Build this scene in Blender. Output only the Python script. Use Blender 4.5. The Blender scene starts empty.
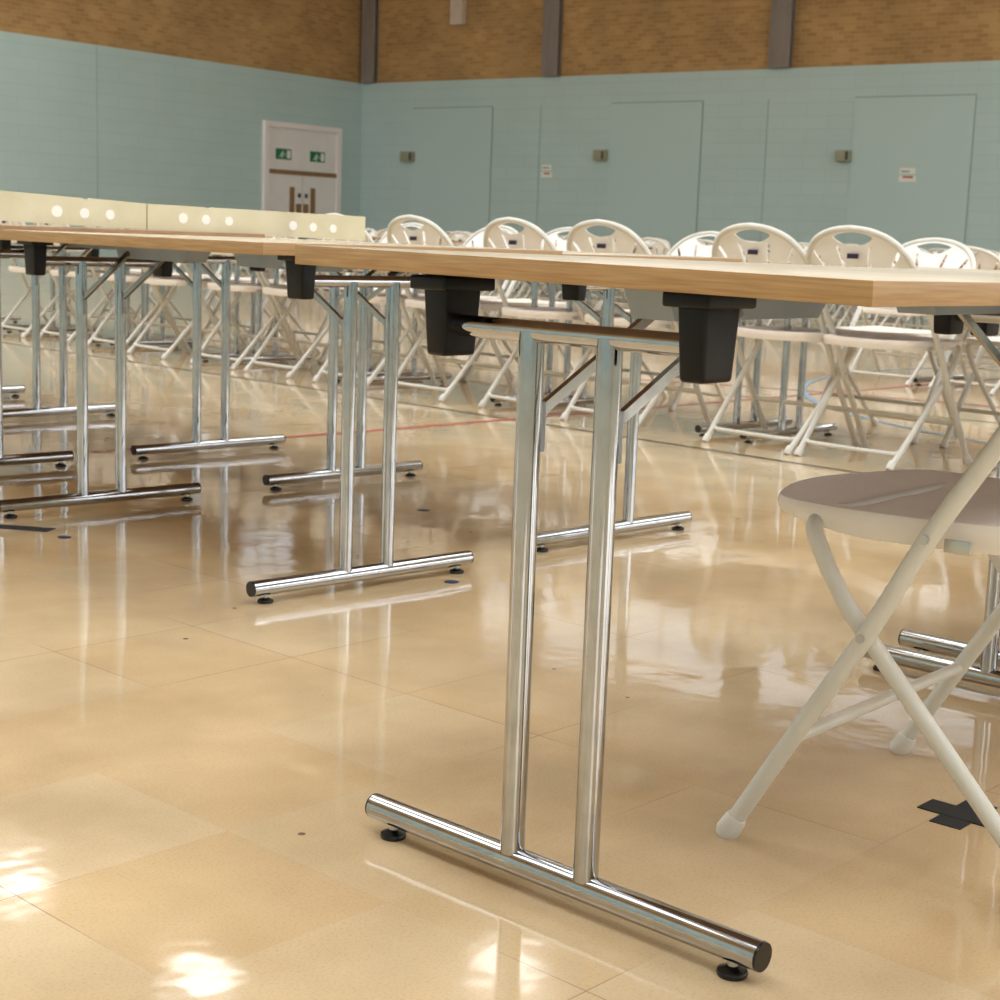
import bpy, bmesh, math, random
from mathutils import Vector, Matrix
random.seed(7)
SC = bpy.context.scene
COL = SC.collection
R = math.radians

# ------------------------------------------------------------------ helpers
def lin(r, g, b):
    f = lambda c: (c/255/12.92) if c/255 <= .04045 else ((c/255+.055)/1.055)**2.4
    return (f(r), f(g), f(b), 1)

def link(o, parent=None):
    COL.objects.link(o)
    if parent: o.parent = parent
    return o

def obj(name, bm, mats, parent=None, smooth=True, angle=40):
    me = bpy.data.meshes.new(name)
    bm.normal_update()
    if smooth:
        for f in bm.faces: f.smooth = True
        ca = math.radians(angle)
        for e in bm.edges:
            if len(e.link_faces) == 2:
                if e.calc_face_angle(0) > ca: e.smooth = False
    bm.to_mesh(me); bm.free()
    if not isinstance(mats, (list, tuple)): mats = [mats]
    for m in mats: me.materials.append(m)
    return link(bpy.data.objects.new(name, me), parent)

def tag(o, label=None, cat=None, group=None, kind=None):
    if label: o['label'] = label
    if cat: o['category'] = cat
    if group: o['group'] = group
    if kind: o['kind'] = kind
    return o

def thing(name, label, cat, loc=(0,0,0), rz=0, group=None):
    o = bpy.data.objects.new(name, None); o.empty_display_size = .1
    link(o); o.location = loc; o.rotation_euler = (0, 0, rz)
    return tag(o, label, cat, group)

def dup(root, loc, rz, label, group=None, sz=1.0):
    r = root.copy(); COL.objects.link(r)
    r.location = loc; r.rotation_euler = (0, 0, rz); r.scale = (1, 1, sz)
    r['label'] = label
    if group: r['group'] = group
    elif 'group' in r: del r['group']
    for ch in list(root.children):
        c = ch.copy(); COL.objects.link(c); c.parent = r
        for g in list(ch.children):
            d = g.copy(); COL.objects.link(d); d.parent = c
    return r

def box(bm, x0, x1, y0, y1, z0, z1, mi=0, bev=0, M=None):
    vs = [bm.verts.new(p) for p in ((x0,y0,z0),(x1,y0,z0),(x1,y1,z0),(x0,y1,z0),(x0,y0,z1),(x1,y0,z1),(x1,y1,z1),(x0,y1,z1))]
    if M:
        for v in vs: v.co = M @ v.co
    fs = [bm.faces.new([vs[i] for i in q]) for q in ((0,3,2,1),(4,5,6,7),(0,1,5,4),(1,2,6,5),(2,3,7,6),(3,0,4,7))]
    for f in fs: f.material_index = mi
    if bev:
        es = list({e for f in fs for e in f.edges})
        bmesh.ops.bevel(bm, geom=es, offset=bev, segments=2, affect='EDGES', profile=.6)
    return fs

def frustum(bm, z0, hx0, hy0, z1, hx1, hy1, cx=0, cy=0, bev=.004):
    pr = [(-1,-1),(1,-1),(1,1),(-1,1)]
    vs = [bm.verts.new((cx+a*hx0, cy+b*hy0, z0)) for a, b in pr] + [bm.verts.new((cx+a*hx1, cy+b*hy1, z1)) for a, b in pr]
    fs = [bm.faces.new([vs[i] for i in q]) for q in ((0,3,2,1),(4,5,6,7),(0,1,5,4),(1,2,6,5),(2,3,7,6),(3,0,4,7))]
    if bev:
        bmesh.ops.bevel(bm, geom=list({e for f in fs for e in f.edges}), offset=bev, segments=3, affect='EDGES', profile=.6)

def smooth_path(pts, n=4):
    P = [Vector(p) for p in pts]; out = []
    for i in range(len(P)-1):
        p0 = P[max(i-1,0)]; p1 = P[i]; p2 = P[i+1]; p3 = P[min(i+2,len(P)-1)]
        for k in range(n):
            t = k/n
            out.append(.5*((2*p1)+(-p0+p2)*t+(2*p0-5*p1+4*p2-p3)*t*t+(-p0+3*p1-3*p2+p3)*t**3))
    out.append(P[-1]); return out

def tube(bm, pts, r, n=14, rr=None, squash=None):
    P = [Vector(p) for p in pts]; rings = []; up = None
    for i, p in enumerate(P):
        t = ((P[min(i+1,len(P)-1)]-P[i]).normalized() + (P[i]-P[max(i-1,0)]).normalized()).normalized()
        if up is None:
            up = t.orthogonal().normalized()
        else:
            up = (up - t*up.dot(t)).normalized()
        s = t.cross(up); q = rr[i] if rr else r
        rings.append([bm.verts.new(p+(up*math.cos(2*math.pi*k/n)+s*math.sin(2*math.pi*k/n))*q) for k in range(n)])
    for a, b in zip(rings, rings[1:]):
        for k in range(n): bm.faces.new((a[k], a[(k+1)%n], b[(k+1)%n], b[k]))
    bm.faces.new(list(reversed(rings[0]))); bm.faces.new(rings[-1])

def lathe(bm, prof, c=(0,0,0), n=20):
    rings = [[bm.verts.new((c[0]+r*math.cos(2*math.pi*k/n), c[1]+r*math.sin(2*math.pi*k/n), c[2]+z)) for k in range(n)] for r, z in prof]
    for a, b in zip(rings, rings[1:]):
        for k in range(n): bm.faces.new((a[k], a[(k+1)%n], b[(k+1)%n], b[k]))
    bm.faces.new(list(reversed(rings[0]))); bm.faces.new(rings[-1])

def BM(): return bmesh.new()

# ------------------------------------------------------------------ materials
def mat(name, col, rough=.5, metal=0, spec=.5, coat=0):
    m = bpy.data.materials.new(name); m.use_nodes = True
    b = m.node_tree.nodes['Principled BSDF']
    b.inputs['Base Color'].default_value = col
    b.inputs['Roughness'].default_value = rough
    b.inputs['Metallic'].default_value = metal
    b.inputs['Specular IOR Level'].default_value = spec
    b.inputs['Coat Weight'].default_value = coat
    return m

class N:
    def __init__(s, m): s.t = m.node_tree; s.b = s.t.nodes['Principled BSDF']
    def new(s, typ, **kw):
        n = s.t.nodes.new(typ)
        for k, v in kw.items():
            if k in n.inputs: n.inputs[k].default_value = v
            else: setattr(n, k, v)
        return n
    def L(s, a, b): s.t.links.new(a, b)

def noisy(name, c1, c2, scale=8, rough=.5, metal=0, detail=4, bump=0, stretch=(1,1,1), r2=None, spec=.5):
    m = mat(name, c1, rough, metal, spec); n = N(m)
    tc = n.new('ShaderNodeTexCoord'); mp = n.new('ShaderNodeMapping'); mp.inputs['Scale'].default_value = stretch
    n.L(tc.outputs['Object'], mp.inputs['Vector'])
    no = n.new('ShaderNodeTexNoise', Scale=scale, Detail=detail); n.L(mp.outputs[0], no.inputs['Vector'])
    cr = n.new('ShaderNodeValToRGB'); cr.color_ramp.elements[0].position = .3; cr.color_ramp.elements[1].position = .7
    cr.color_ramp.elements[0].color = c1; cr.color_ramp.elements[1].color = c2
    n.L(no.outputs['Fac'], cr.inputs[0]); n.L(cr.outputs[0], n.b.inputs['Base Color'])
    if r2 is not None:
        mr = n.new('ShaderNodeMapRange'); mr.inputs['To Min'].default_value = rough; mr.inputs['To Max'].default_value = r2
        n.L(no.outputs['Fac'], mr.inputs[0]); n.L(mr.outputs[0], n.b.inputs['Roughness'])
    if bump:
        bu = n.new('ShaderNodeBump', Strength=bump, Distance=.01); n.L(no.outputs['Fac'], bu.inputs['Height']); n.L(bu.outputs[0], n.b.inputs['Normal'])
    return m

M_chrome = noisy('chrome', (.44,.45,.47,1), (.52,.53,.54,1), 30, .05, 1, r2=.09)
M_chrome_dark = noisy('bar_chrome', (.42,.41,.40,1), (.50,.49,.47,1), 30, .10, 1, r2=.18)
M_grey = noisy('grey_steel', lin(158,172,184), lin(168,182,194), 20, .45, .2)
M_black = noisy('black_plastic', lin(9,9,9), lin(13,12,12), 40, .42, bump=.05, spec=.3)
M_blackshine = mat('black_rubber', lin(12,12,12), .25)
M_plastic = noisy('white_plastic', lin(243,241,237), lin(249,247,244), 15, .38, bump=.02)
M_seat = noisy('seat_plastic', lin(244,234,222), lin(248,239,228), 25, .48, bump=.03)
M_cframe = noisy('cream_painted_steel', lin(218,216,206), lin(224,222,213), 20, .38)
M_cap = mat('white_rubber', lin(225,222,215), .5)
M_tag = mat('dark_label', lin(42,34,62), .5)
M_bolt = mat('bolt_steel', (.55,.55,.53,1), .3, 1)
M_board = noisy('cream_board', lin(206,197,165), lin(218,210,182), 9, .5)
M_hole = mat('white_disc', lin(244,242,236), .5)
M_batten = noisy('brown_batten', lin(150,118,86), lin(176,140,104), 12, .5, stretch=(1,8,8))
M_frame_w = mat('white_gloss_paint', lin(234,228,226), .4)
M_door = noisy('white_door_paint', lin(226,222,220), lin(232,228,226), 3, .45)
M_oak = noisy('oak_handle', lin(128,96,60), lin(150,116,76), 12, .45, stretch=(1,1,.1))
M_green = mat('exit_green', lin(12,110,70), .4)
M_sign_w = mat('sign_white', lin(225,228,222), .4)
M_red = mat('sign_red', lin(190,60,50), .5)
M_greyconc = noisy('grey_steel_column', lin(122,112,106), lin(136,128,122), 6, .7, stretch=(1,1,.2))
M_beigebox = mat('beige_casing', lin(150,150,128), .5)
M_dkbox = mat('dark_grille', lin(70,68,54), .6)
M_white_duct = noisy('white_painted_duct', lin(196,180,166), lin(206,192,178), 5, .6)
M_ceil = mat('ceiling_white', lin(232,230,226), .9)
M_wallplain = noisy('plain_wall', lin(205,200,190), lin(212,206,196), 2, .8)
M_tape = noisy('black_tape', lin(26,26,28), lin(38,38,40), 60, .7)
M_bluedot = mat('blue_sticker', lin(40,52,90), .5)
M_linered = mat('red_court_line', lin(190,84,66), .22)
M_lineblk = mat('dark_court_line', lin(92,80,66), .22)
M_lineblue = mat('blue_court_line', lin(128,166,194), .22)
M_linegreen = mat('olive_court_line', lin(150,140,96), .22)

def mat_wood_edge(name, c1, c2):
    return noisy(name, c1, c2, 6, .38, stretch=(2.2,2.2,60), detail=6)
M_edge = mat_wood_edge('oak_edge_band', lin(166,128,82), lin(192,156,108))
M_top = noisy('maple_laminate_top', lin(216,202,176), lin(228,215,192), 3, .22, stretch=(2,14,1), detail=6)

M_under = noisy('brown_backing_board', lin(120,90,68), lin(134,104,80), 8, .5)
def mat_floor():
    m = mat('vinyl_tile_floor', lin(212,184,150), .1); n = N(m)
    tc = n.new('ShaderNodeTexCoord')
    mp = n.new('ShaderNodeMapping'); mp.inputs['Location'].default_value = (-.24, .0, 0); mp.inputs['Rotation'].default_value = (0,0,R(90))
    n.L(tc.outputs['Object'], mp.inputs[0])
    br = n.new('ShaderNodeTexBrick'); br.offset = 0; br.squash = 1
    br.inputs['Scale'].default_value = 1; br.inputs['Brick Width'].default_value = .305; br.inputs['Row Height'].default_value = .305
    br.inputs['Mortar Size'].default_value = .0009; br.inputs['Mortar Smooth'].default_value = .3; br.inputs['Bias'].default_value = -.1
    br.inputs['Color1'].default_value = lin(213,190,154); br.inputs['Color2'].default_value = lin(210,182,140); br.inputs['Mortar'].default_value = lin(208,184,151)
    n.L(mp.outputs[0], br.inputs['Vector'])
    # mottling
    n1 = n.new('ShaderNodeTexNoise', Scale=3.0, Detail=6); n.L(tc.outputs['Object'], n1.inputs['Vector'])
    n2 = n.new('ShaderNodeTexNoise', Scale=260, Detail=2); n.L(tc.outputs['Object'], n2.inputs['Vector'])
    mx = n.new('ShaderNodeMixRGB', blend_type='MULTIPLY'); mx.inputs[0].default_value = 1
    cr = n.new('ShaderNodeValToRGB'); cr.color_ramp.elements[0].color = (.80,.77,.72,1); cr.color_ramp.elements[1].color = (1.06,1.05,1.03,1)
    cr.color_ramp.elements[0].position = .32; cr.color_ramp.elements[1].position = .68
    n.L(n1.outputs['Fac'], cr.inputs[0]); n.L(br.outputs['Color'], mx.inputs[1]); n.L(cr.outputs[0], mx.inputs[2])
    mx2 = n.new('ShaderNodeMixRGB', blend_type='MULTIPLY'); mx2.inputs[0].default_value = 1
    cr2 = n.new('ShaderNodeValToRGB'); cr2.color_ramp.elements[0].color = (.90,.87,.83,1); cr2.color_ramp.elements[1].color = (1,1,1,1)
    cr2.color_ramp.elements[0].position = .28; cr2.color_ramp.elements[1].position = .5
    n.L(n2.outputs['Fac'], cr2.inputs[0]); n.L(mx.outputs[0], mx2.inputs[1]); n.L(cr2.outputs[0], mx2.inputs[2])
    # small scattered dark specks
    vo = n.new('ShaderNodeTexVoronoi', Scale=6.5); n.L(tc.outputs['Object'], vo.inputs['Vector'])
    lt = n.new('ShaderNodeMath', operation='LESS_THAN'); lt.inputs[1].default_value = .035; n.L(vo.outputs['Distance'], lt.inputs[0])
    mx3 = n.new('ShaderNodeMixRGB'); n.L(lt.outputs[0], mx3.inputs[0]); n.L(mx2.outputs[0], mx3.inputs[1]); mx3.inputs[2].default_value = lin(120,98,76)
    nl = n.new('ShaderNodeTexNoise', Scale=1.9, Detail=1); n.L(tc.outputs['Object'], nl.inputs['Vector'])
    ml = n.new('ShaderNodeMapRange'); ml.inputs['From Min'].default_value = .51; ml.inputs['From Max'].default_value = .60; n.L(nl.outputs['Fac'], ml.inputs[0])
    mm = n.new('ShaderNodeMath', operation='MULTIPLY'); n.L(ml.outputs[0], mm.inputs[0]); n.L(br.outputs['Fac'], mm.inputs[1])
    mx4 = n.new('ShaderNodeMixRGB'); n.L(mm.outputs[0], mx4.inputs[0]); n.L(mx3.outputs[0], mx4.inputs[1]); mx4.inputs[2].default_value = lin(150,124,96)
    n.L(mx4.outputs[0], n.b.inputs['Base Color'])
    # polish: uneven
    n3 = n.new('ShaderNodeTexNoise', Scale=1.6, Detail=5); n.L(tc.outputs['Object'], n3.inputs['Vector'])
    mr = n.new('ShaderNodeMapRange'); mr.inputs['From Min'].default_value = .3; mr.inputs['From Max'].default_value = .7
    mr.inputs['To Min'].default_value = .035; mr.inputs['To Max'].default_value = .11
    n.L(n3.outputs['Fac'], mr.inputs[0]); n.L(mr.outputs[0], n.b.inputs['Roughness'])
    n4 = n.new('ShaderNodeTexNoise', Scale=5.5, Detail=3); n.L(tc.outputs['Object'], n4.inputs['Vector'])
    bu = n.new('ShaderNodeBump', Strength=.13, Distance=.01); n.L(n4.outputs['Fac'], bu.inputs['Height'])
    bu2 = n.new('ShaderNodeBump', Strength=.1, Distance=.0006); n.L(br.outputs['Fac'], bu2.inputs['Height']); bu2.invert = True
    n.L(bu.outputs[0], bu2.inputs['Normal']); n.L(bu2.outputs[0], n.b.inputs['Normal'])
    n.b.inputs['Specular IOR Level'].default_value = .55
    n.b.inputs['Coat Weight'].default_value = .12; n.b.inputs['Coat Roughness'].default_value = .03
    n.L(bu.outputs[0], n.b.inputs['Coat Normal'])
    return m
M_floor = mat_floor()

def mat_blocks(name, c1, c2, mort, bw, rh, ms, var=.12, bump=.4, rough=.6):
    m = mat(name, c1, rough); n = N(m)
    uv = n.new('ShaderNodeUVMap')
    br = n.new('ShaderNodeTexBrick'); br.inputs['Scale'].default_value = 1
    br.inputs['Brick Width'].default_value = bw; br.inputs['Row Height'].default_value = rh; br.inputs['Mortar Size'].default_value = ms
    br.inputs['Mortar Smooth'].default_value = .4
    br.inputs['Color1'].default_value = c1; br.inputs['Color2'].default_value = c2; br.inputs['Mortar'].default_value = mort
    n.L(uv.outputs[0], br.inputs['Vector'])
    no = n.new('ShaderNodeTexNoise', Scale=.9, Detail=6); n.L(uv.outputs[0], no.inputs['Vector'])
    cr = n.new('ShaderNodeValToRGB'); a, b = 1-var, 1+var*.5
    cr.color_ramp.elements[0].color = (a,a,a,1); cr.color_ramp.elements[1].color = (b,b,b,1)
    cr.color_ramp.elements[0].position = .3; cr.color_ramp.elements[1].position = .7
    mx = n.new('ShaderNodeMixRGB', blend_type='MULTIPLY'); mx.inputs[0].default_value = 1
    n.L(no.outputs['Fac'], cr.inputs[0]); n.L(br.outputs['Color'], mx.inputs[1]); n.L(cr.outputs[0], mx.inputs[2])
    n.L(mx.outputs[0], n.b.inputs['Base Color'])
    bu = n.new('ShaderNodeBump', Strength=bump, Distance=.004); bu.invert = True
    n.L(br.outputs['Fac'], bu.inputs['Height']); n.L(bu.outputs[0], n.b.inputs['Normal'])
    return m
M_blue = mat_blocks('blue_painted_blockwork', lin(180,203,203), lin(178,201,201), lin(170,193,192), 1.0, .26, .009, .03, .1)
M_bluepanel = noisy('blue_painted_panel', lin(179,202,202), lin(180,203,203), .8, .55)
M_brick = mat_blocks('brown_brick', lin(182,146,94), lin(162,124,74), lin(176,148,108), .235, .085, .008, .22, .3, .75)

def emit(name, col, s):
    m = bpy.data.materials.new(name); m.use_nodes = True; t = m.node_tree
    t.nodes.clear(); e = t.nodes.new('ShaderNodeEmission'); o = t.nodes.new('ShaderNodeOutputMaterial')
    e.inputs[0].default_value = col; e.inputs[1].default_value = s; t.links.new(e.outputs[0], o.inputs[0]); return m
M_winpane = emit('daylit_pane', (.95,.98,1,1), 1.0)
M_fillright = emit('added_bright_fill_pane', (.93,.97,1,1), 4.3)
M_fillfront = emit('added_fill_pane', (.93,.97,1,1), 3.0)
M_diff = emit('lamp_diffuser', (1,.98,.95,1), 9.0)
M_fillroof = emit('added_fill_rooflight', (.93,.97,1,1), 5.0)
M_fillroof2 = emit('added_bright_fill_rooflight', (.93,.97,1,1), 10.0)  # stronger glow for the added panels that wash the left wall

# ------------------------------------------------------------------ the hall
CX, CY, AW = 26.853, 29.900, R(5.967)
bdir = Vector((math.sin(AW), -math.cos(AW), 0)); ldir = Vector((-math.cos(AW), -math.sin(AW), 0))
CN = Vector((CX, CY, 0)); LB, LL, HZ = 40.0, 36.0, 9.5
ZB = 4.33
def wall_mesh(name, p0, d, length, inward, mats, thick=.3, split=ZB):
    bm = BM(); uvl = bm.loops.layers.uv.new('UVMap')
    def quad(a, b, z0, z1, mi, off=0):
        A = p0+d*a+inward*off; B = p0+d*b+inward*off
        vs = [bm.verts.new((A.x,A.y,z0)), bm.verts.new((B.x,B.y,z0)), bm.verts.new((B.x,B.y,z1)), bm.verts.new((A.x,A.y,z1))]
        f = bm.faces.new(vs); f.material_index = mi
        for l, uvc in zip(f.loops, ((a,z0),(b,z0),(b,z1),(a,z1))): l[uvl].uv = uvc
        return vs
    lo = quad(0, length, 0, split, 0); hi = quad(0, length, split, HZ, 1, -.03)
    back = quad(0, length, 0, HZ, 1, -thick)
    # ledge, ends and top so that the wall is a solid slab
    bm.faces.new((lo[3], lo[2], hi[1], hi[0])).material_index = 0
    bm.faces.new((hi[3], hi[2], back[2], back[3])).material_index = 1
    bm.faces.new((lo[0], lo[3], hi[0], hi[3], back[3], back[0])).material_index = 1
    bm.faces.new((lo[1], back[1], back[2], hi[2], hi[1], lo[2])).material_index = 1
    bm.faces.new((lo[0], back[0], back[1], lo[1])).material_index = 1
    bmesh.ops.recalc_face_normals(bm, faces=bm.faces)
    o = obj(name, bm, mats, smooth=False); tag(o, kind='structure'); return o
wall_mesh('wall_back', CN, bdir, LB, ldir, [M_blue, M_brick])
wall_mesh('wall_left', CN, ldir, LL, bdir, [M_blue, M_brick])
wall_mesh('wall_right', CN+bdir*LB, ldir, LL, -bdir, [M_blue, M_brick])
wall_mesh('wall_front', CN+ldir*LL, bdir, LB, -ldir, [M_blue, M_brick])
def slab(name, z0, z1, m):
    bm = BM(); c = [CN-bdir*.3-ldir*.3, CN+bdir*(LB+.3)-ldir*.3, CN+bdir*(LB+.3)+ldir*(LL+.3), CN-bdir*.3+ldir*(LL+.3)]
    a = [bm.verts.new((p.x,p.y,z0)) for p in c]; b = [bm.verts.new((p.x,p.y,z1)) for p in c]
    bm.faces.new(a); bm.faces.new(b)
    for i in range(4): bm.faces.new((a[i], a[(i+1)%4], b[(i+1)%4], b[i]))
    bmesh.ops.recalc_face_normals(bm, faces=bm.faces)
    return tag(obj(name, bm, m, smooth=False), kind='structure')
slab('floor', -.15, 0, M_floor)
slab('ceiling', HZ, HZ+.2, M_ceil)

# local frame on a wall: u along wall, n into the room, z up
def WM(left):
    d, inw = (ldir, bdir) if left else (bdir, ldir)
    return Matrix(((d.x, inw.x, 0, CN.x), (d.y, inw.y, 0, CN.y), (0,0,1,0), (0,0,0,1)))
MB_, ML_ = WM(False), WM(True)
def wbox(left, u0, u1, n0, n1, z0, z1, bm=None, mi=0, bev=0):
    own = bm is None
    if own: bm = BM()
    fs = box(bm, u0, u1, n0, n1, z0, z1, mi, bev, ML_ if left else MB_)
    bmesh.ops.recalc_face_normals(bm, faces=bm.faces)
    return bm

# steel columns standing out of the brick, above the ledge
for k, (u0, u1) in enumerate(((.06,.48),(5.47,5.90),(11.13,11.60),(16.9,17.4),(22.6,23.1))):
    bm = BM(); um = (u0+u1)/2
    for a, b, n0, n1 in ((u0,u1,.10,.125),(u0,u1,-.03,.0),(um-.02,um+.02,0,.10)): wbox(False, a, b, n0, n1, ZB, HZ, bm)
    tag(obj('trim_%d' % (k+1), bm, M_greyconc, smooth=False), kind='structure')
tag(obj('duct_box', wbox(False, 2.80, 3.15, -.028, .12, 5.58, 7.2), M_white_duct),
    'white boxed duct end hanging down the brown brick at the top of the back wall', 'duct')

M_shadow_joint = mat('shadow_joint', lin(138,156,156), .6)  # dark panel outlines: joint lines, with the top edge's shadow painted in
# smooth painted panels and joints in the blue wall
k = 6
for u0, u1, z1 in ((1.66,4.05,3.70),(7.32,9.60,3.71),(13.05,15.49,3.71),(18.7,21.1,3.71)):
    bm = wbox(False, u0, u1, 0, .02, .02, z1)
    tag(obj('trim_%d' % (k+40), wbox(False, u0, u1, 0, .024, z1, z1+.022), M_shadow_joint, smooth=False), kind='structure')
    tag(obj('trim_%d' % (k+50), wbox(False, u1, u1+.016, 0, .021, .02, z1), M_shadow_joint, smooth=False), kind='structure')
    tag(obj('trim_%d' % k, bm, M_bluepanel, smooth=False), kind='structure'); k += 1
for u in (5.42,11.14,16.9):
    bm = wbox(False, u-.008, u+.008, 0, .012, .02, 3.72); tag(obj('trim_%d' % k, bm, mat('joint_%d' % k, lin(160,176,180), .6), smooth=False), kind='structure'); k += 1
bm = wbox(True, 18.5, 18.52, 0, .01, .02, ZB-.02); tag(obj('trim_%d' % k, bm, mat('joint_left', lin(160,176,180), .6), smooth=False), kind='structure'); k += 1
bm = wbox(True, 8.07, 8.09, 0, .01, .02, ZB-.02); tag(obj('trim_%d' % k, bm, mat('joint_left', lin(160,176,180), .6), smooth=False), kind='structure'); k += 1

# clerestory windows high on the back and left walls (above the picture; the floor mirrors them)
def WMg(p, d, inw): return Matrix(((d.x, inw.x, 0, p.x), (d.y, inw.y, 0, p.y), (0,0,1,0), (0,0,0,1)))
def window(n, M, u0, u1, z0, z1, m, bars=3):
    bm = BM(); box(bm, u0, u1, -.02, .02, z0, z1, 0, 0, M)
    bmesh.ops.recalc_face_normals(bm, faces=bm.faces)
    o = tag(obj('window_%d' % n, bm, m, smooth=False), kind='structure')
    bm = BM()
    for a, b, c, d in ((u0-.06,u1+.06,z0-.06,z0),(u0-.06,u1+.06,z1,z1+.06),(u0-.06,u0,z0,z1),(u1,u1+.06,z0,z1)): box(bm, a, b, -.02, .08, c, d, 0, 0, M)
    w_ = (u1-u0)/bars
    for i in range(1, bars): box(bm, u0+w_*i-.025, u0+w_*i+.025, -.02, .06, z0, z1, 0, 0, M)
    bmesh.ops.recalc_face_normals(bm, faces=bm.faces)
    obj('window_frame', bm, M_frame_w, o, smooth=False)
wn = 1
for u, L in ((4.3, 1.0), (6.1, 4.8), (11.8, 4.9), (17.6, 4.8), (23.3, 4.8)): window(wn, MB_, u, u+L, 6.35, 8.9, M_winpane); wn += 1
window(wn, ML_, 2.3, 4.0, 6.5, 7.5, M_winpane); wn += 1
MF_ = WMg(CN+ldir*LL, bdir, -ldir); MR_ = WMg(CN+bdir*LB, ldir, -bdir)
for u in (9.0, 31.5): window(wn, MF_, u, u+4.5, 1.6, 4.6, M_fillfront, 4); wn += 1  # added windows behind the camera, put in to light chair backs and seat
for u in (3.0, 10.0, 17.0, 24.0): window(wn, MR_, u, u+5.0, 1.6, 5.0, M_fillright, 4); wn += 1  # added windows on the unseen right wall, put in to brighten the left wall

# double door with over-panel in the left wall
d = tag(obj('door_1', wbox(True, .93, 3.22, -.02, .03, 2.12, 3.08), M_door, smooth=False), kind='structure')
bm = BM()
for a, b, c, e in ((.78,.93,0,3.20),(3.22,3.36,0,3.20),(.93,3.22,3.08,3.20)): wbox(True, a, b, 0, .09, c, e, bm)
obj('door_frame', bm, M_frame_w, d, smooth=False)
obj('transom_rail', wbox(True, .93, 3.22, 0, .07, 2.02, 2.12), M_oak, d, smooth=False)
for a, b, h in ((.93,2.065,1), (2.085,3.22,0)):
    leaf = obj('door_leaf', wbox(True, a, b, 0, .045, .01, 2.02), M_door, d, smooth=False)
    e = a+(b-a) if h else a
    s = -1 if h else 1
    obj('push_plate', wbox(True, min(e+s*.26,e+s*.42), max(e+s*.26,e+s*.42), .045, .055, .75, 1.74), M_oak, leaf, smooth=False)
    obj('edge_plate', wbox(True, min(e+s*.02,e+s*.2), max(e+s*.02,e+s*.2), .045, .052, .75, 1.36), M_oak, leaf, smooth=False)
    obj('lock', wbox(True, min(e+s*.06,e+s*.15), max(e+s*.06,e+s*.15), .052, .075, 1.50, 1.60, bev=.01), M_dkbox, leaf)
for nm, u, wh in (('left', 2.71, 'left'), ('right', 1.57, 'right')):
    s = thing('exit_sign', 'green emergency exit sign with running figure, %s one of the pair above the white doors' % wh, 'sign', (0,0,0))
    obj('sign_plate', wbox(True, u-.25, u+.25, .03, .045, 2.36, 2.60), M_green, s, smooth=False)
    obj('door_symbol', wbox(True, u-.22, u-.10, .045, .050, 2.39, 2.57), M_sign_w, s, smooth=False)
    bm = BM()   # running figure and arrow, facing the doorway
    def seg(p, q, r=.012): tube(bm, [ML_@Vector((p[0], .05, p[1])), ML_@Vector((q[0], .05, q[1]))], r, 6)
    seg((u+.03,2.53),(u+.05,2.53),.018); seg((u+.05,2.50),(u+.08,2.45)); seg((u+.08,2.45),(u+.04,2.42)); seg((u+.04,2.42),(u+.05,2.38))
    seg((u+.08,2.45),(u+.12,2.42)); seg((u+.12,2.42),(u+.15,2.43)); seg((u+.05,2.49),(u+.01,2.47)); seg((u+.05,2.49),(u+.10,2.50))
    seg((u-.05,2.47),(u-.02,2.50),.008); seg((u-.05,2.47),(u-.02,2.44),.008)
    obj('running_figure', bm, M_sign_w, s)

# small boxes and notices on the back wall
for lab, u0, u1, z0, z1 in (('small beige wall unit nearest the room corner on the blue back wall', 1.40,1.76,2.46,2.70),
                            ('small beige wall unit right of the first paper notice on the blue wall', 6.98,7.27,2.49,2.72),
                            ('small beige wall unit beside the right-hand painted panel of the blue wall', 12.76,13.05,2.48,2.70)):
    t = thing('wall_unit', lab, 'wall unit')
    obj('casing', wbox(False, u0, u1, 0.0, .16, z0, z1, bev=.02), M_beigebox, t)
    obj('grille', wbox(False, u1-.07, u1-.01, .15, .17, z0+.03, z1-.03, bev=.006), M_dkbox, t)
for lab, u0, u1, z0, z1, dz in (('pair of small white notices with red band, left of the middle wall unit', 5.49,5.79,2.12,2.40,0),
                            ('white notice sheets with red strip, far right on the blue wall panel', 14.08,14.43,2.10,2.36,.0)):
    t = thing('notice', lab, 'notice')
    n0 = .02 if u0 > 13 else 0
    obj('paper', wbox(False, u0, u1, n0, n0+.006, z0, (z0+z1)/2-.02), M_sign_w, t, smooth=False)
    obj('paper', wbox(False, u0+.01, u1-.02, n0, n0+.006, (z0+z1)/2+.02, z1), M_sign_w, t, smooth=False)
    obj('red_strip', wbox(False, u0+.08, u1-.06, n0+.006, n0+.009, z0+.07, z0+.105), M_red, t, smooth=False)
    bm = BM()
    wbox(False, u0+.04, u0+.22, n0+.006, n0+.008, z1-.075, z1-.055, bm)
    obj('printed_marks', bm, M_dkbox, t, smooth=False)

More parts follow.
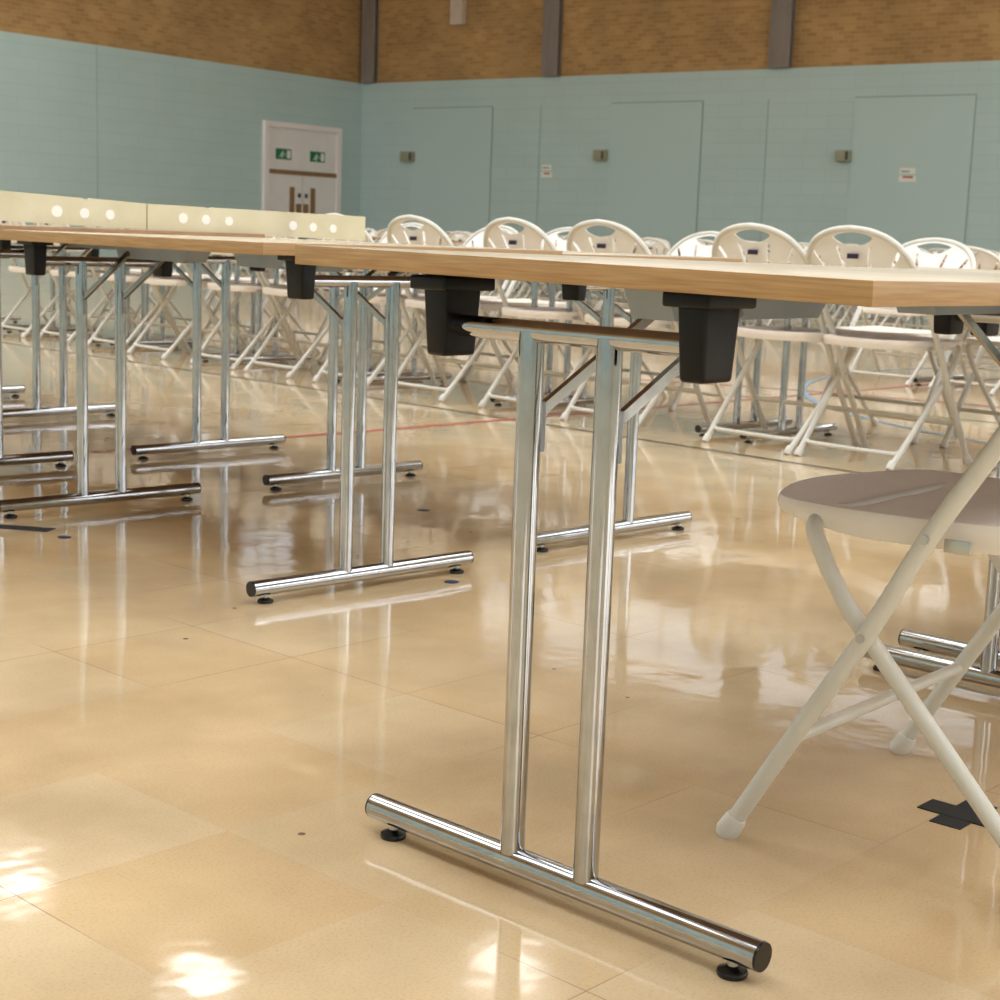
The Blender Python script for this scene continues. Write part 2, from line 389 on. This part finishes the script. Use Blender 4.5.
# ------------------------------------------------------------------ floor markings (flat paint, 1 mm)
def strip(pts, w, m, name, lab, z=.0012):
    bm = BM(); P = [Vector((p[0], p[1], 0)) for p in pts]; prev = None
    for i, p in enumerate(P):
        t = (P[min(i+1,len(P)-1)]-P[max(i-1,0)]).normalized(); s = Vector((-t.y, t.x, 0))*w/2
        a = bm.verts.new((p+s)+Vector((0,0,z))); b = bm.verts.new((p-s)+Vector((0,0,z)))
        if prev: bm.faces.new((prev[0], prev[1], b, a))
        prev = (a, b)
    bmesh.ops.recalc_face_normals(bm, faces=bm.faces)
    o = obj(name, bm, m, smooth=False); tag(o, kind='structure')
    return o
k = 20
for pts, w, m, z in (([(4.70,-3),(4.93,2.92),(5.03,4.6),(5.13,6.15),(5.22,8.5),(5.5,14)], .035, M_lineblk, .0010),
                  ([(3.0,4.68),(4.22,4.62),(14.0,4.45)], .045, M_linered, .0012),
                  ([(7.0,5.9),(7.37,5.12),(7.6,4.46),(7.9,2.5)], .045, M_linered, .0014),
                  ([(6.6,10),(6.95,4.0),(7.3,-2)], .04, M_linegreen, .0010)):
    strip(pts, w, m, 'trim_%d' % k, '', z); k += 1
cc, rc = Vector((9.3, 2.0)), 3.25
arc = [(cc.x+rc*math.cos(a), cc.y+rc*math.sin(a)) for a in [2*math.pi*i/72 for i in range(73)]]
strip(arc, .04, M_lineblue, 'trim_%d' % k, '', .0016); k += 1

def flat_poly(name, rects, m, lab, cat, z=.0012):
    bm = BM()
    for (cx, cy, a, lx, ly) in rects:
        c, s = math.cos(a), math.sin(a)
        box(bm, -lx/2, lx/2, -ly/2, ly/2, 0, z, 0, 0, Matrix.Translation((cx, cy, 0)) @ Matrix.Rotation(a, 4, 'Z')); z += .0006
    return tag(obj(name, bm, m, smooth=False), lab, cat)
flat_poly('tape_cross', [(2.017,.957,R(2),.122,.046),(2.016,.957,R(91),.118,.047)], M_tape, 'black cloth tape cross stuck on the floor under the nearest chair', 'tape')
flat_poly('tape_patch', [(2.08,3.63,R(-58),.24,.05),(2.04,3.70,R(-20),.08,.05)], M_tape, 'black tape patch on the floor at the far left of the picture', 'tape')
for x, y, lab in ((2.12,3.43,'small dark blue sticker on the floor beside the black tape patch'),
                  (2.52,2.47,'small blue sticker on the floor by the right foot of the second leg frame'),
                  (3.13,3.19,'tiny dark sticker on the floor between two table leg frames')):
    bm = BM(); lathe(bm, [(.017,0),(.017,.001),(.016,.0015)], (x, y, 0), 14)
    tag(obj('floor_sticker', bm, M_bluedot), lab, 'sticker')

# ------------------------------------------------------------------ folding table
HF, RB, S2, HP, LO, LF, RU = .033, .0168, .0578, .671, .035, .604, .0150
TT, TZ = .024, .75
def leg_frame(root, x, s):
    """T leg frame at local x, folding towards s (+1/-1); foot bar along local y."""
    bm = BM(); tube(bm, [(x,-LF/2,HF),(x,LF/2,HF)], RB, 28); fb = obj('foot_bar', bm, M_chrome, root)
    for e in (-1, 1):
        bm = BM(); tube(bm, [(x,e*(LF/2-.004),HF),(x,e*(LF/2+.003),HF)], RB*.97, 24); obj('end_cap', bm, M_blackshine, fb)
        bm = BM(); lathe(bm, [(.0165,0),(.0175,.003),(.0165,.0065),(.009,.0095),(.006,.0115)], (x, e*(LF/2-LO), 0), 20); ft = obj('foot_pad', bm, M_blackshine, fb)
        bm = BM(); lathe(bm, [(.006,.0105),(.006,.021)], (x, e*(LF/2-LO), 0), 12); obj('foot_stem', bm, M_bolt, fb)
        bm = BM(); tube(bm, [(x,e*S2,HF+RB*.6),(x,e*S2,HP)], RU, 24); up = obj('upright', bm, M_chrome, root)
        bm = BM(); box(bm, x+s*(RU-.002)-.002, x+s*(RU-.002)+.012*1, e*S2-.005, e*S2+.005, .530, .590, 0, .003)
        obj('brace_strap', bm, M_grey, up)
        bm = BM()
        a = Vector((x+s*(RU+.003), e*S2, .578)); b = Vector((x+s*.245, e*S2, .700)); t = (b-a).normalized(); nrm = Vector((-t.z,0,t.x))
        vs = []
        for p in (a, b):
            for q, w in ((-1,-1),(1,-1),(1,1),(-1,1)): vs.append(bm.verts.new(p+nrm*q*.0065+Vector((0,w*.004,0))))
        for q in ((0,3,2,1),(4,5,6,7),(0,1,5,4),(1,2,6,5),(2,3,7,6),(3,0,4,7)): bm.faces.new([vs[i] for i in q])
        bmesh.ops.recalc_face_normals(bm, faces=bm.faces)
        obj('brace', bm, M_chrome_dark, root, smooth=False)
        bm = BM(); y0 = e*.188
        frustum(bm, .634, .027, .016, .721, .033, .019, x, y0, .006)
        frustum(bm, .712, .044, .030, .729, .044, .030, x, y0, .004)
        obj('pivot_block', bm, M_black, root)
    bm = BM(); tube(bm, [(x,-.172,HP),(x,.172,HP)], .0128, 24); obj('pivot_bar', bm, M_chrome, root)
    # grey channel under the top, carrying the braces
    bm = BM(); x0, x1 = x+s*.13, x+s*.50
    vs = []
    for y in (-.032, .032):
        for xx, z in ((x0,.7255),(x1,.7255),(x1-s*.035,.686),(x0+s*.02,.686)): vs.append(bm.verts.new((xx,y,z)))
    for q in ((0,1,2,3),(4,7,6,5),(0,4,5,1),(1,5,6,2),(2,6,7,3),(3,7,4,0)): bm.faces.new([vs[i] for i in q])
    bmesh.ops.recalc_face_normals(bm, faces=bm.faces)
    obj('brace_channel', bm, M_grey, root, smooth=False)

def table(label, loc, rz, x0, x1, hw, frames, group=None, y1=None, lift=0):
    t = thing('folding_table', label, 'table', loc, rz, group)
    bm = BM()
    box(bm, x0, x1, -hw, (y1 or hw), TZ-TT, TZ, 0, .0012)
    for v in bm.verts:      # boards are never dead flat
        fx = (v.co.x-x0)/(x1-x0); v.co.z += lift*((v.co.y+hw)/(2*hw)*(1-fx) - .7*fx)
    bm.normal_update()
    for f in bm.faces:
        if f.normal.z > .9: f.material_index = 1
        elif f.normal.z < -.9: f.material_index = 2
    obj('tabletop', bm, [M_edge, M_top, M_under], t)
    for x, s in frames: leg_frame(t, x, s)
    return t
# front table (its short end faces the camera) and its neighbour to the right
T1 = table('front folding table, its short oak end and big chrome T-leg nearest the camera', (1.365,1.163,0), 0, -.070, 1.325, .418, ((0,1),(1.255,-1)), y1=.398, lift=.008)
table('folding table joined beyond the front one, foot bars behind the nearest chair at right', (2.76,1.163,0), 0, -.069, 1.76, .415, ((0,1),(1.62,-1))).scale = (1,1,.991)
# the long rows running away to the left (slightly turned)
ax = R(85.75)
def along(c, a, d): return (c[0]+math.cos(a)*d, c[1]+math.sin(a)*d, 0)
A1 = (2.377, 3.138)
table('long folding table left of the front one, two chrome leg frames, cream boards on top', (*A1,0), ax, -.76, .925, .40, ((-.587,1),(.587,-1)))
table('folding table at the far left edge, continuing the row with the cream boards', along(A1, ax, 1.905), ax, -.975, .95, .40, ((-.565,1),(.565,-1)))
B1 = (3.250, 3.130); bx = R(87.0)
table('table in the row behind the cream boards, seen between the front uprights', (*B1,0), bx, -.63, .93, .395, ((-.562,1),(.562,-1))).scale = (1,1,.988)
table('table in the row behind the cream boards, its foot bar ending left of centre', along(B1, bx, 1.868), bx, -.935, .93, .395, ((-.560,1),(.560,-1))).scale = (1,1,.988)
table('table in the row behind the cream boards, farthest left and mostly cut off', along(B1, bx, 3.80), bx, -.99, .95, .395, ((-.562,1),(.562,-1)))

# ------------------------------------------------------------------ folding chair (faces local +X)
def seat_bm():
    # rounded D outline: (forward, lateral)
    pts = []
    ctrl = [(-.175,0),(-.172,.10),(-.160,.175),(-.12,.203),(-.02,.215),(.08,.221),(.148,.214),(.182,.195),(.203,.162),(.228,.10),(.242,.05),(.246,0)]
    half = smooth_path([(a,b,0) for a,b in ctrl], 3)
    full = half + [Vector((p.x,-p.y,0)) for p in reversed(half[1:-1])]
    bm = BM(); rings = []
    cx = .05
    def zt(u): # gentle saddle
        return .452 + .006*((u-cx)/.22)**2
    for sc, dz in ((.93,-.030),(.985,-.034),(1.0,-.020),(1.0,-.006),(.985,0),(.955,.001),(.90,-.002),(.6,-.008),(.25,-.010)):
        rings.append([bm.verts.new((cx+(p.x-cx)*sc, p.y*sc, zt(p.x)+dz*(1-.62*min(1,max(0,(p.x-.06)/.17)) if dz < -.015 else 1)+.007*(p.y*sc/.22)**2-.003)) for p in full])
    n = len(full)
    for a, b in zip(rings, rings[1:]):
        for k in range(n): bm.faces.new((a[k], a[(k+1)%n], b[(k+1)%n], b[k]))
    bm.faces.new(list(reversed(rings[0]))); bm.faces.new(rings[-1])
    bmesh.ops.recalc_face_normals(bm, faces=bm.faces)
    return bm

LONG = [(.200,.250,.000),(.108,.250,.156),(0.015,.250,.310),(-.055,.249,.441),(-.134,.246,.569),(-.182,.241,.650),(-.218,.229,.715),(-.247,.204,.768),(-.272,.158,.812),(-.287,.085,.840),(-.292,0,.850)]
def tubeF(z):
    Z = [p[2] for p in LONG]; F = [p[0] for p in LONG]
    for i in range(len(Z)-1):
        if z <= Z[i+1]: 
            t = (z-Z[i])/(Z[i+1]-Z[i]); return F[i]+(F[i+1]-F[i])*t
    return F[-1]
def panel_bm():
    # outline and openings in (lateral, height), filled as a 2D curve, then bent
    cu = bpy.data.curves.new('tmp', 'CURVE'); cu.dimensions = '2D'; cu.fill_mode = 'BOTH'
    def spline(pts):
        s = cu.splines.new('POLY'); s.points.add(len(pts)-1); s.use_cyclic_u = True
        for q, p in zip(s.points, pts): q.co = (p[0], p[1], 0, 1)
    right = smooth_path([(0,.845,0),(.085,.836,0),(.158,.812,0),(.203,.768,0),(.224,.720,0),(.222,.675,0),(.190,.635,0),(.14,.614,0),(.07,.603,0),(0,.600,0)], 5)
    spline([(p.x,p.y) for p in right] + [(-p.x,p.y) for p in reversed(right[1:-1])])
    hole = smooth_path([(-.078,.823,0),(-.04,.833,0),(0,.836,0),(.04,.833,0),(.078,.823,0),(.084,.814,0),(.058,.799,0),(.03,.791,0),(0,.788,0),(-.03,.791,0),(-.058,.799,0),(-.084,.814,0),(-.078,.823,0)], 3)[:-1]
    spline([(p.x,p.y) for p in hole])
    for ang, r0, r1 in ((14,.165,.296),(34,.175,.325),(54,.190,.258)):
        for sg in (-1, 1):
            a = R(ang)*sg; w = .0075; dx, dz = math.sin(a), math.cos(a)
            def pt(r, o): return (dx*r+dz*o, .50+dz*r-dx*o)
            spline([pt(r0,-w*.6), pt(r0+.004,-w), pt(r1-.004,-w), pt(r1,-w*.5), pt(r1,w*.5), pt(r1-.004,w), pt(r0+.004,w), pt(r0,w*.6)])
    o = bpy.data.objects.new('tmp', cu); me = bpy.data.meshes.new_from_object(o)
    bm = BM(); bm.from_mesh(me); bpy.data.objects.remove(o); bpy.data.curves.remove(cu); bpy.data.meshes.remove(me)
    bmesh.ops.remove_doubles(bm, verts=bm.verts, dist=.0003)
    for i in range(-4, 5):
        bmesh.ops.bisect_plane(bm, geom=bm.verts[:]+bm.edges[:]+bm.faces[:], plane_co=(i*.05,0,0), plane_no=(1,0,0))
    for z in (.64,.68,.72,.76,.80):
        bmesh.ops.bisect_plane(bm, geom=bm.verts[:]+bm.edges[:]+bm.faces[:], plane_co=(0,z,0), plane_no=(0,1,0))
    for v in bm.verts:
        u, z = v.co.x, v.co.y
        v.co = Vector((tubeF(z)-.022*max(0,1-(u/.25)**2)*min(1,(.85-z)/.12)+.003, u, z))
    bmesh.ops.recalc_face_normals(bm, faces=bm.faces)
    bmesh.ops.dissolve_degenerate(bm, dist=.0005, edges=bm.edges[:])
    ex = bmesh.ops.extrude_face_region(bm, geom=bm.faces[:], use_keep_orig=True)
    for g in ex['geom']:
        if isinstance(g, bmesh.types.BMVert): g.co.x += .006
    bmesh.ops.recalc_face_normals(bm, faces=bm.faces)
    return bm

def make_chair(label, loc, rz):
    t = thing('folding_chair', label, 'chair', loc, rz)
    st = obj('seat', seat_bm(), M_seat, t)
    bk = obj('backrest', panel_bm(), M_plastic, t, angle=30)
    bm = BM(); z = .752; f = tubeF(z)-.022-.0075
    box(bm, f, f+.003, -.024, .024, z-.009, z+.009); obj('label_tag', bm, M_tag, bk, smooth=False)
    bm = BM()
    pth = smooth_path(LONG, 3); pth2 = [Vector((p.x,-p.y,p.z)) for p in reversed(pth[:-1])]
    # flatten the lowest end so that the cap carries it
    tube(bm, pth+pth2, .0118, 14)
    fr = obj('main_frame', bm, M_cframe, t)
    for s in (-1, 1):
        bm = BM(); d = Vector((-.092,0,.156)).normalized(); b = Vector((.200,s*.25,0.0))
        tube(bm, [Vector((.199,s*.25,.001)), b+d*.008, b+d*.030, b+d*.036], .015, 14, rr=[.0145,.0165,.0150,.0130]); obj('foot_cap', bm, M_cap, fr)
        bm = BM(); tube(bm, [(-.055,s*.259,.441),(-.055,s*.2635,.441)], .0062, 12); obj('bolt', bm, M_bolt, fr)
        bm = BM(); tube(bm, [(.018,s*.260,.306),(.018,s*.2635,.306)], .0058, 12); obj('bolt', bm, M_bolt, fr)
        bm = BM(); box(bm, -.100, -.066, s*.228-.002, s*.228+.002, .424, .440, 0, .001); obj('seat_bracket', bm, M_bolt, t)
    bm = BM(); tube(bm, [(.108,-.245,.156),(.108,.245,.156)], .009, 10); obj('stretcher', bm, M_cframe, fr)
    bm = BM()
    REAR = [(.116,.200,.438),(.113,.220,.432),(.106,.230,.420),(.094,.231,.398),(.078,.231,.370),(.056,.230,.338),(.028,.229,.306),(-.054,.223,.213),(-.149,.215,.105),(-.205,.209,.043),(-.243,.205,.000)]
    half = [Vector((p.x,p.y,p.z)) for p in smooth_path(REAR, 3)]
    tube(bm, [p for p in reversed(half)] + [Vector((p.x,-p.y,p.z)) for p in half], .0112, 12)
    rl = obj('rear_leg_frame', bm, M_cframe, t)
    bm = BM(); tube(bm, smooth_path([(-.185,.212,.066),(-.194,.197,.056),(-.198,.15,.052),(-.198,-.15,.052),(-.194,-.197,.056),(-.185,-.212,.066)], 4), .0085, 10); obj('stretcher', bm, M_cframe, rl)
    for s in (-1, 1):
        bm = BM(); d = Vector((.036,0,.050)).normalized(); b = Vector((-.243,s*.205,0))
        tube(bm, [b+Vector((.001,0,.001)), b+d*.008, b+d*.030, b+d*.036], .015, 12, rr=[.0135,.0155,.0145,.0125]); obj('foot_cap', bm, M_cap, rl)
    return t
chair0 = make_chair('nearest white folding chair, bottom right, seat and crossed legs cut by the frame', (1.959,.953,0), R(92.6))

# ------------------------------------------------------------------ second row: tables with chairs on both sides
def rx(y, x0=5.57): return x0+.075*(y-3.7)
far_labels = {}
TY = [(1.17,2.37),(2.41,3.63),(3.67,4.87),(4.91,6.11),(6.15,7.37),(7.41,8.62),(8.66,9.86),(9.90,11.1)]
row_desc = ['table right of the two near-row chair backs, mostly outside the picture', 'folding table behind the two rightmost chairs of the nearest chair row',
            'table behind the foreground table, its foot bar showing right of centre', 'table of the chair row showing between the big front uprights and the second leg frame',
            'table of the chair row showing behind the second leg frame', 'table of the chair row showing left of the second leg frame, bright foot bar',
            'table of the chair row showing behind the second pair of uprights from the left', 'table of the chair row at the far left behind all near legs']
for (y0, y1), lab in zip(TY, row_desc):
    ym = (y0+y1)/2; L = (y1-y0)/2
    table(lab, (rx(ym), ym, 0), R(90-4.3), -L, L, .385, ((-(L-.095),1),(L-.095,-1))).scale = (1,1,.955)
near_y = [2.99, 3.44, 4.24, 4.77, 5.46, 6.05, 6.68, 7.22, 7.93, 8.45, 9.10, 9.70]
near_lab = [
 'white fan-back folding chair in the nearest row, rightmost back rising above the table corner',
 'white fan-back folding chair in the nearest row, second back from the right',
 'white fan-back folding chair in the nearest row, third back from the right',
 'white fan-back folding chair in the nearest row, fourth back from the right',
 'white fan-back folding chair in the nearest row, just right of where the cream boards end',
 'white nearest-row chair, back rim peeking over the right end of the cream boards',
 'white nearest-row chair, back rim peeking over the cream boards below the white doors',
 'white folding chair in the nearest row, legs visible just right of the third upright pair',
 'white folding chair in the nearest row, seat visible left of the third upright pair',
 'white folding chair in the nearest row, legs visible right of the second pair of uprights',
 'white folding chair in the nearest row, legs between the first two pairs of uprights',
 'white folding chair in the nearest row, farthest left, cut by the picture edge']
G1 = 'fan-back chairs along the nearest side of the chair-lined tables'
def jit(a): return random.uniform(-a, a)
for y, lab in zip(near_y, near_lab):
    dup(chair0, (rx(y)-.175, y, 0), R(-4.3+jit(1.5)), lab, G1)
far_y = [2.75, 3.40, 4.68, 5.66, 6.2, 6.95, 7.6, 8.3, 9.0, 9.7]
far_lab = ['white folding chair across the table, facing us, cut by the right edge of the picture',
 'white folding chair across the table facing us, right of the rightmost near back',
 'bright white folding chair facing us, half hidden by the second near back from the right',
 'white folding chair facing us, peeking from behind the fourth near back from the right',
 'white folding chair facing us across the table, low between the third and fourth near backs',
 'white folding chair facing us, just right of the end of the cream boards',
 'white folding chair facing us, behind the cream boards, seat seen under the tables',
 'white folding chair facing us, second of those hidden behind the cream boards',
 'white folding chair facing us, behind the boards, legs seen left of the second uprights',
 'white folding chair facing us at far left, only seat and legs under the tables']
G2 = 'fan-back chairs along the far side of the chair-lined tables'
for y, lab in zip(far_y, far_lab):
    dup(chair0, (rx(y)+.56, y, 0), R(180-4.3+jit(3)), lab, G2, .975)

# rows farther back: only slivers show, so the labels are shared
def back_row(xc, ya, yb, lt, ln, lf, g, sz=.95, tabs=True):
    y = ya
    if tabs:
        while y < yb-.1:
            L = .91; ym = y+L
            table(lt, (xc+.075*(ym-4), ym, 0), R(90-4.3), -L, L, .385, ((-(L-.36),1),(L-.36,-1)), g+' (tables)').scale = (1,1,.955); y += 1.84
    y = ya+.3
    while y < yb:
        if random.random() < .92: dup(chair0, (xc+.075*(y-4)-.17+jit(.06), y, 0), R(-4.3+jit(5)), ln, g+' (chairs facing away)', sz)
        y += .58+jit(.05)
    y = ya+.25
    while y < yb:
        if random.random() < .85: dup(chair0, (xc+.075*(y-4)+.52+jit(.06), y, 0), R(180-4.3+jit(5)), lf, g+' (chairs facing us)', sz)
        y += .61+jit(.05)
back_row(8.75, -.6, 4.8, 'folding table in the third row back, small and dim at the right of the picture', 'white third-row folding chair, small at right under the table edge, facing away', 'white third-row folding chair, small at right under the table edge, facing us', 'third row')
back_row(12.3, 1.6, 18.0, 'folding table in the cluttered distant rows beyond the open floor', 'white folding chair facing away in the first of the distant cluttered rows', 'white folding chair facing us in the first of the distant cluttered rows', 'distant row')
back_row(16.0, 4.0, 21.0, 'folding table in the last rows before the blue wall', 'white folding chair facing away in the last rows before the blue wall', 'white folding chair facing us in the last rows before the blue wall', 'last row')

# ------------------------------------------------------------------ cream boards on the table row
def board(label, p0, p1, h0, h1, zb0, zb1, discs, notches):
    P0, P1 = Vector((*p0, 0)), Vector((*p1, 0)); d = (P1-P0); L = d.length; d.normalize(); ang = math.atan2(d.y, d.x)
    t = thing('cream_board', label, 'board', (P0.x, P0.y, TZ), ang)
    bm = BM(); T = .016
    prof = [(0, h0)]
    for q in notches: prof += [(q-.012, h0+(h1-h0)*q/L), (q-.006, h0+(h1-h0)*q/L-.004), (q+.008, h0+(h1-h0)*q/L-.002), (q+.012, h0+(h1-h0)*q/L)]
    prof += [(L, h1)]
    a = [bm.verts.new((x, 0, z)) for x, z in [(0,zb0)]+prof+[(L,zb1)]]; b = [bm.verts.new((x, T, z)) for x, z in [(0,zb0)]+prof+[(L,zb1)]]
    bm.faces.new(a); bm.faces.new(list(reversed(b)))
    for i in range(len(a)): bm.faces.new((a[i], a[(i+1)%len(a)], b[(i+1)%len(a)], b[i]))
    bmesh.ops.recalc_face_normals(bm, faces=bm.faces)
    obj('panel', bm, M_board, t, smooth=False)
    for x, z, r in discs:
        bm = BM(); tube(bm, [(x, -.001, z), (x, .002, z)], r, 20); obj('white_disc', bm, M_hole, t)
    return t
BU = Vector((3.120-1.93, 3.430-3.600)).normalized()
def bp(u): return (1.93+BU.x*u, 3.600+BU.y*u)
board('cream board standing on the table, left one of two end to end, three white discs', bp(0), bp(.506), .0985, .0776, .0240, .011, [(.263,.0491,.0142),(.336,.0469,.0128),(.405,.0456,.0125)], [.343])
board('cream board standing on the table, right one of two end to end, six white discs', bp(.509), bp(1.187), .0774, .0683, .011, .0008, [(.102,.0440,.0135),(.169,.0425,.0128),(.238,.0408,.0122),(.438,.0353,.0128),(.503,.0333,.0122),(.569,.0312,.0118)], [.18,.52])
bm = BM(); box(bm, 0, .80, 0, .03, 0, .010, 0, .001, Matrix.Translation((1.975,3.575,TZ)) @ Matrix.Rotation(R(-8.2),4,'Z'))
tag(obj('wooden_batten', bm, M_batten), 'thin brown wooden batten on the table under the cream boards', 'batten')

# ------------------------------------------------------------------ lights
def area(name, loc, sx, sy, p, col=(1,.97,.93), rot=(0,0,0)):
    l = bpy.data.lights.new(name, 'AREA'); l.shape = 'RECTANGLE'; l.size = sx; l.size_y = sy; l.energy = p; l.color = col
    o = bpy.data.objects.new(name, l); COL.objects.link(o); o.location = loc; o.rotation_euler = rot; return o
LAMPS = [(10.62,18.4),(10.7,14.5),(13.55,12.1)]
for i, (x, y) in enumerate([(x, y) for x in (-1.5, 3.8) for y in (-6, -1, 4, 9, 14, 19)] + [(9.2,-4),(9.2,1),(14.6,-3),(20,-2),(20,3.5),(25.5,6.5),(4,23.5),(8.3,24.5),(12.6,27.5)]):  # added rooflights, out of view, put in as soft fill light
    bm = BM(); Mx = Matrix.Translation((x, y, 0)) @ Matrix.Rotation(AW, 4, 'Z')
    box(bm, -1.5, 1.5, -2.2, 2.2, HZ-.06, HZ-.03, 0, 0, Mx); w_ = tag(obj('window_%d' % (20+i), bm, M_fillroof2 if y > 20 else M_fillroof, smooth=False), kind='structure')
    bm = BM()
    for q in ((-1.6,1.6,-2.3,-2.2),(-1.6,1.6,2.2,2.3),(-1.6,-1.5,-2.2,2.2),(1.5,1.6,-2.2,2.2)): box(bm, q[0], q[1], q[2], q[3], HZ-.16, HZ, 0, 0, Mx)
    obj('window_frame', bm, M_frame_w, w_, smooth=False)
for x, y in LAMPS:
    t = thing('ceiling_light', 'rectangular luminaire hanging below the hall ceiling, outside the picture', 'ceiling light', (x, y, 8.05), AW, 'ceiling lights of the hall')
    bm = BM(); box(bm, -.36, .36, -.46, .46, .03, .15, 0, .01); obj('housing', bm, M_frame_w, t)
    bm = BM(); box(bm, -.30, .30, -.40, .40, .0, .028); obj('diffuser', bm, M_diff, t, smooth=False)
    for sx in (-.3, .3):
        bm = BM(); tube(bm, [(sx,0,.14),(sx,0,HZ-8.05)], .006, 8); obj('hanger', bm, M_bolt, t)

w = bpy.data.worlds.new('World'); SC.world = w; w.use_nodes = True
w.node_tree.nodes['Background'].inputs[0].default_value = (.75,.85,1,1); w.node_tree.nodes['Background'].inputs[1].default_value = .3

# ------------------------------------------------------------------ camera
H = .7776; yaw, pit, rol = R(42.4528), R(9.4097), R(2.0828)
fw = Vector((math.cos(yaw)*math.cos(pit), math.sin(yaw)*math.cos(pit), -math.sin(pit)))
rt = Vector((math.sin(yaw), -math.cos(yaw), 0)); up = rt.cross(fw)
Rr = math.cos(rol)*rt + math.sin(rol)*up; Uu = -math.sin(rol)*rt + math.cos(rol)*up
cd = bpy.data.cameras.new('Camera'); cam = bpy.data.objects.new('Camera', cd); COL.objects.link(cam)
cd.sensor_width = 36; cd.lens = 1589.9*36/1000; cd.shift_x = -.00817; cd.clip_start = .05; cd.clip_end = 200
cam.matrix_world = Matrix(((Rr.x,Uu.x,-fw.x,0),(Rr.y,Uu.y,-fw.y,0),(Rr.z,Uu.z,-fw.z,H),(0,0,0,1)))
cd.dof.use_dof = True; cd.dof.focus_distance = 1.95; cd.dof.aperture_fstop = 18
SC.camera = cam
vs = SC.view_settings
vs.view_transform = 'Standard'; vs.look = 'None'; vs.gamma = 1; vs.use_curve_mapping = False; vs.exposure = 0.02
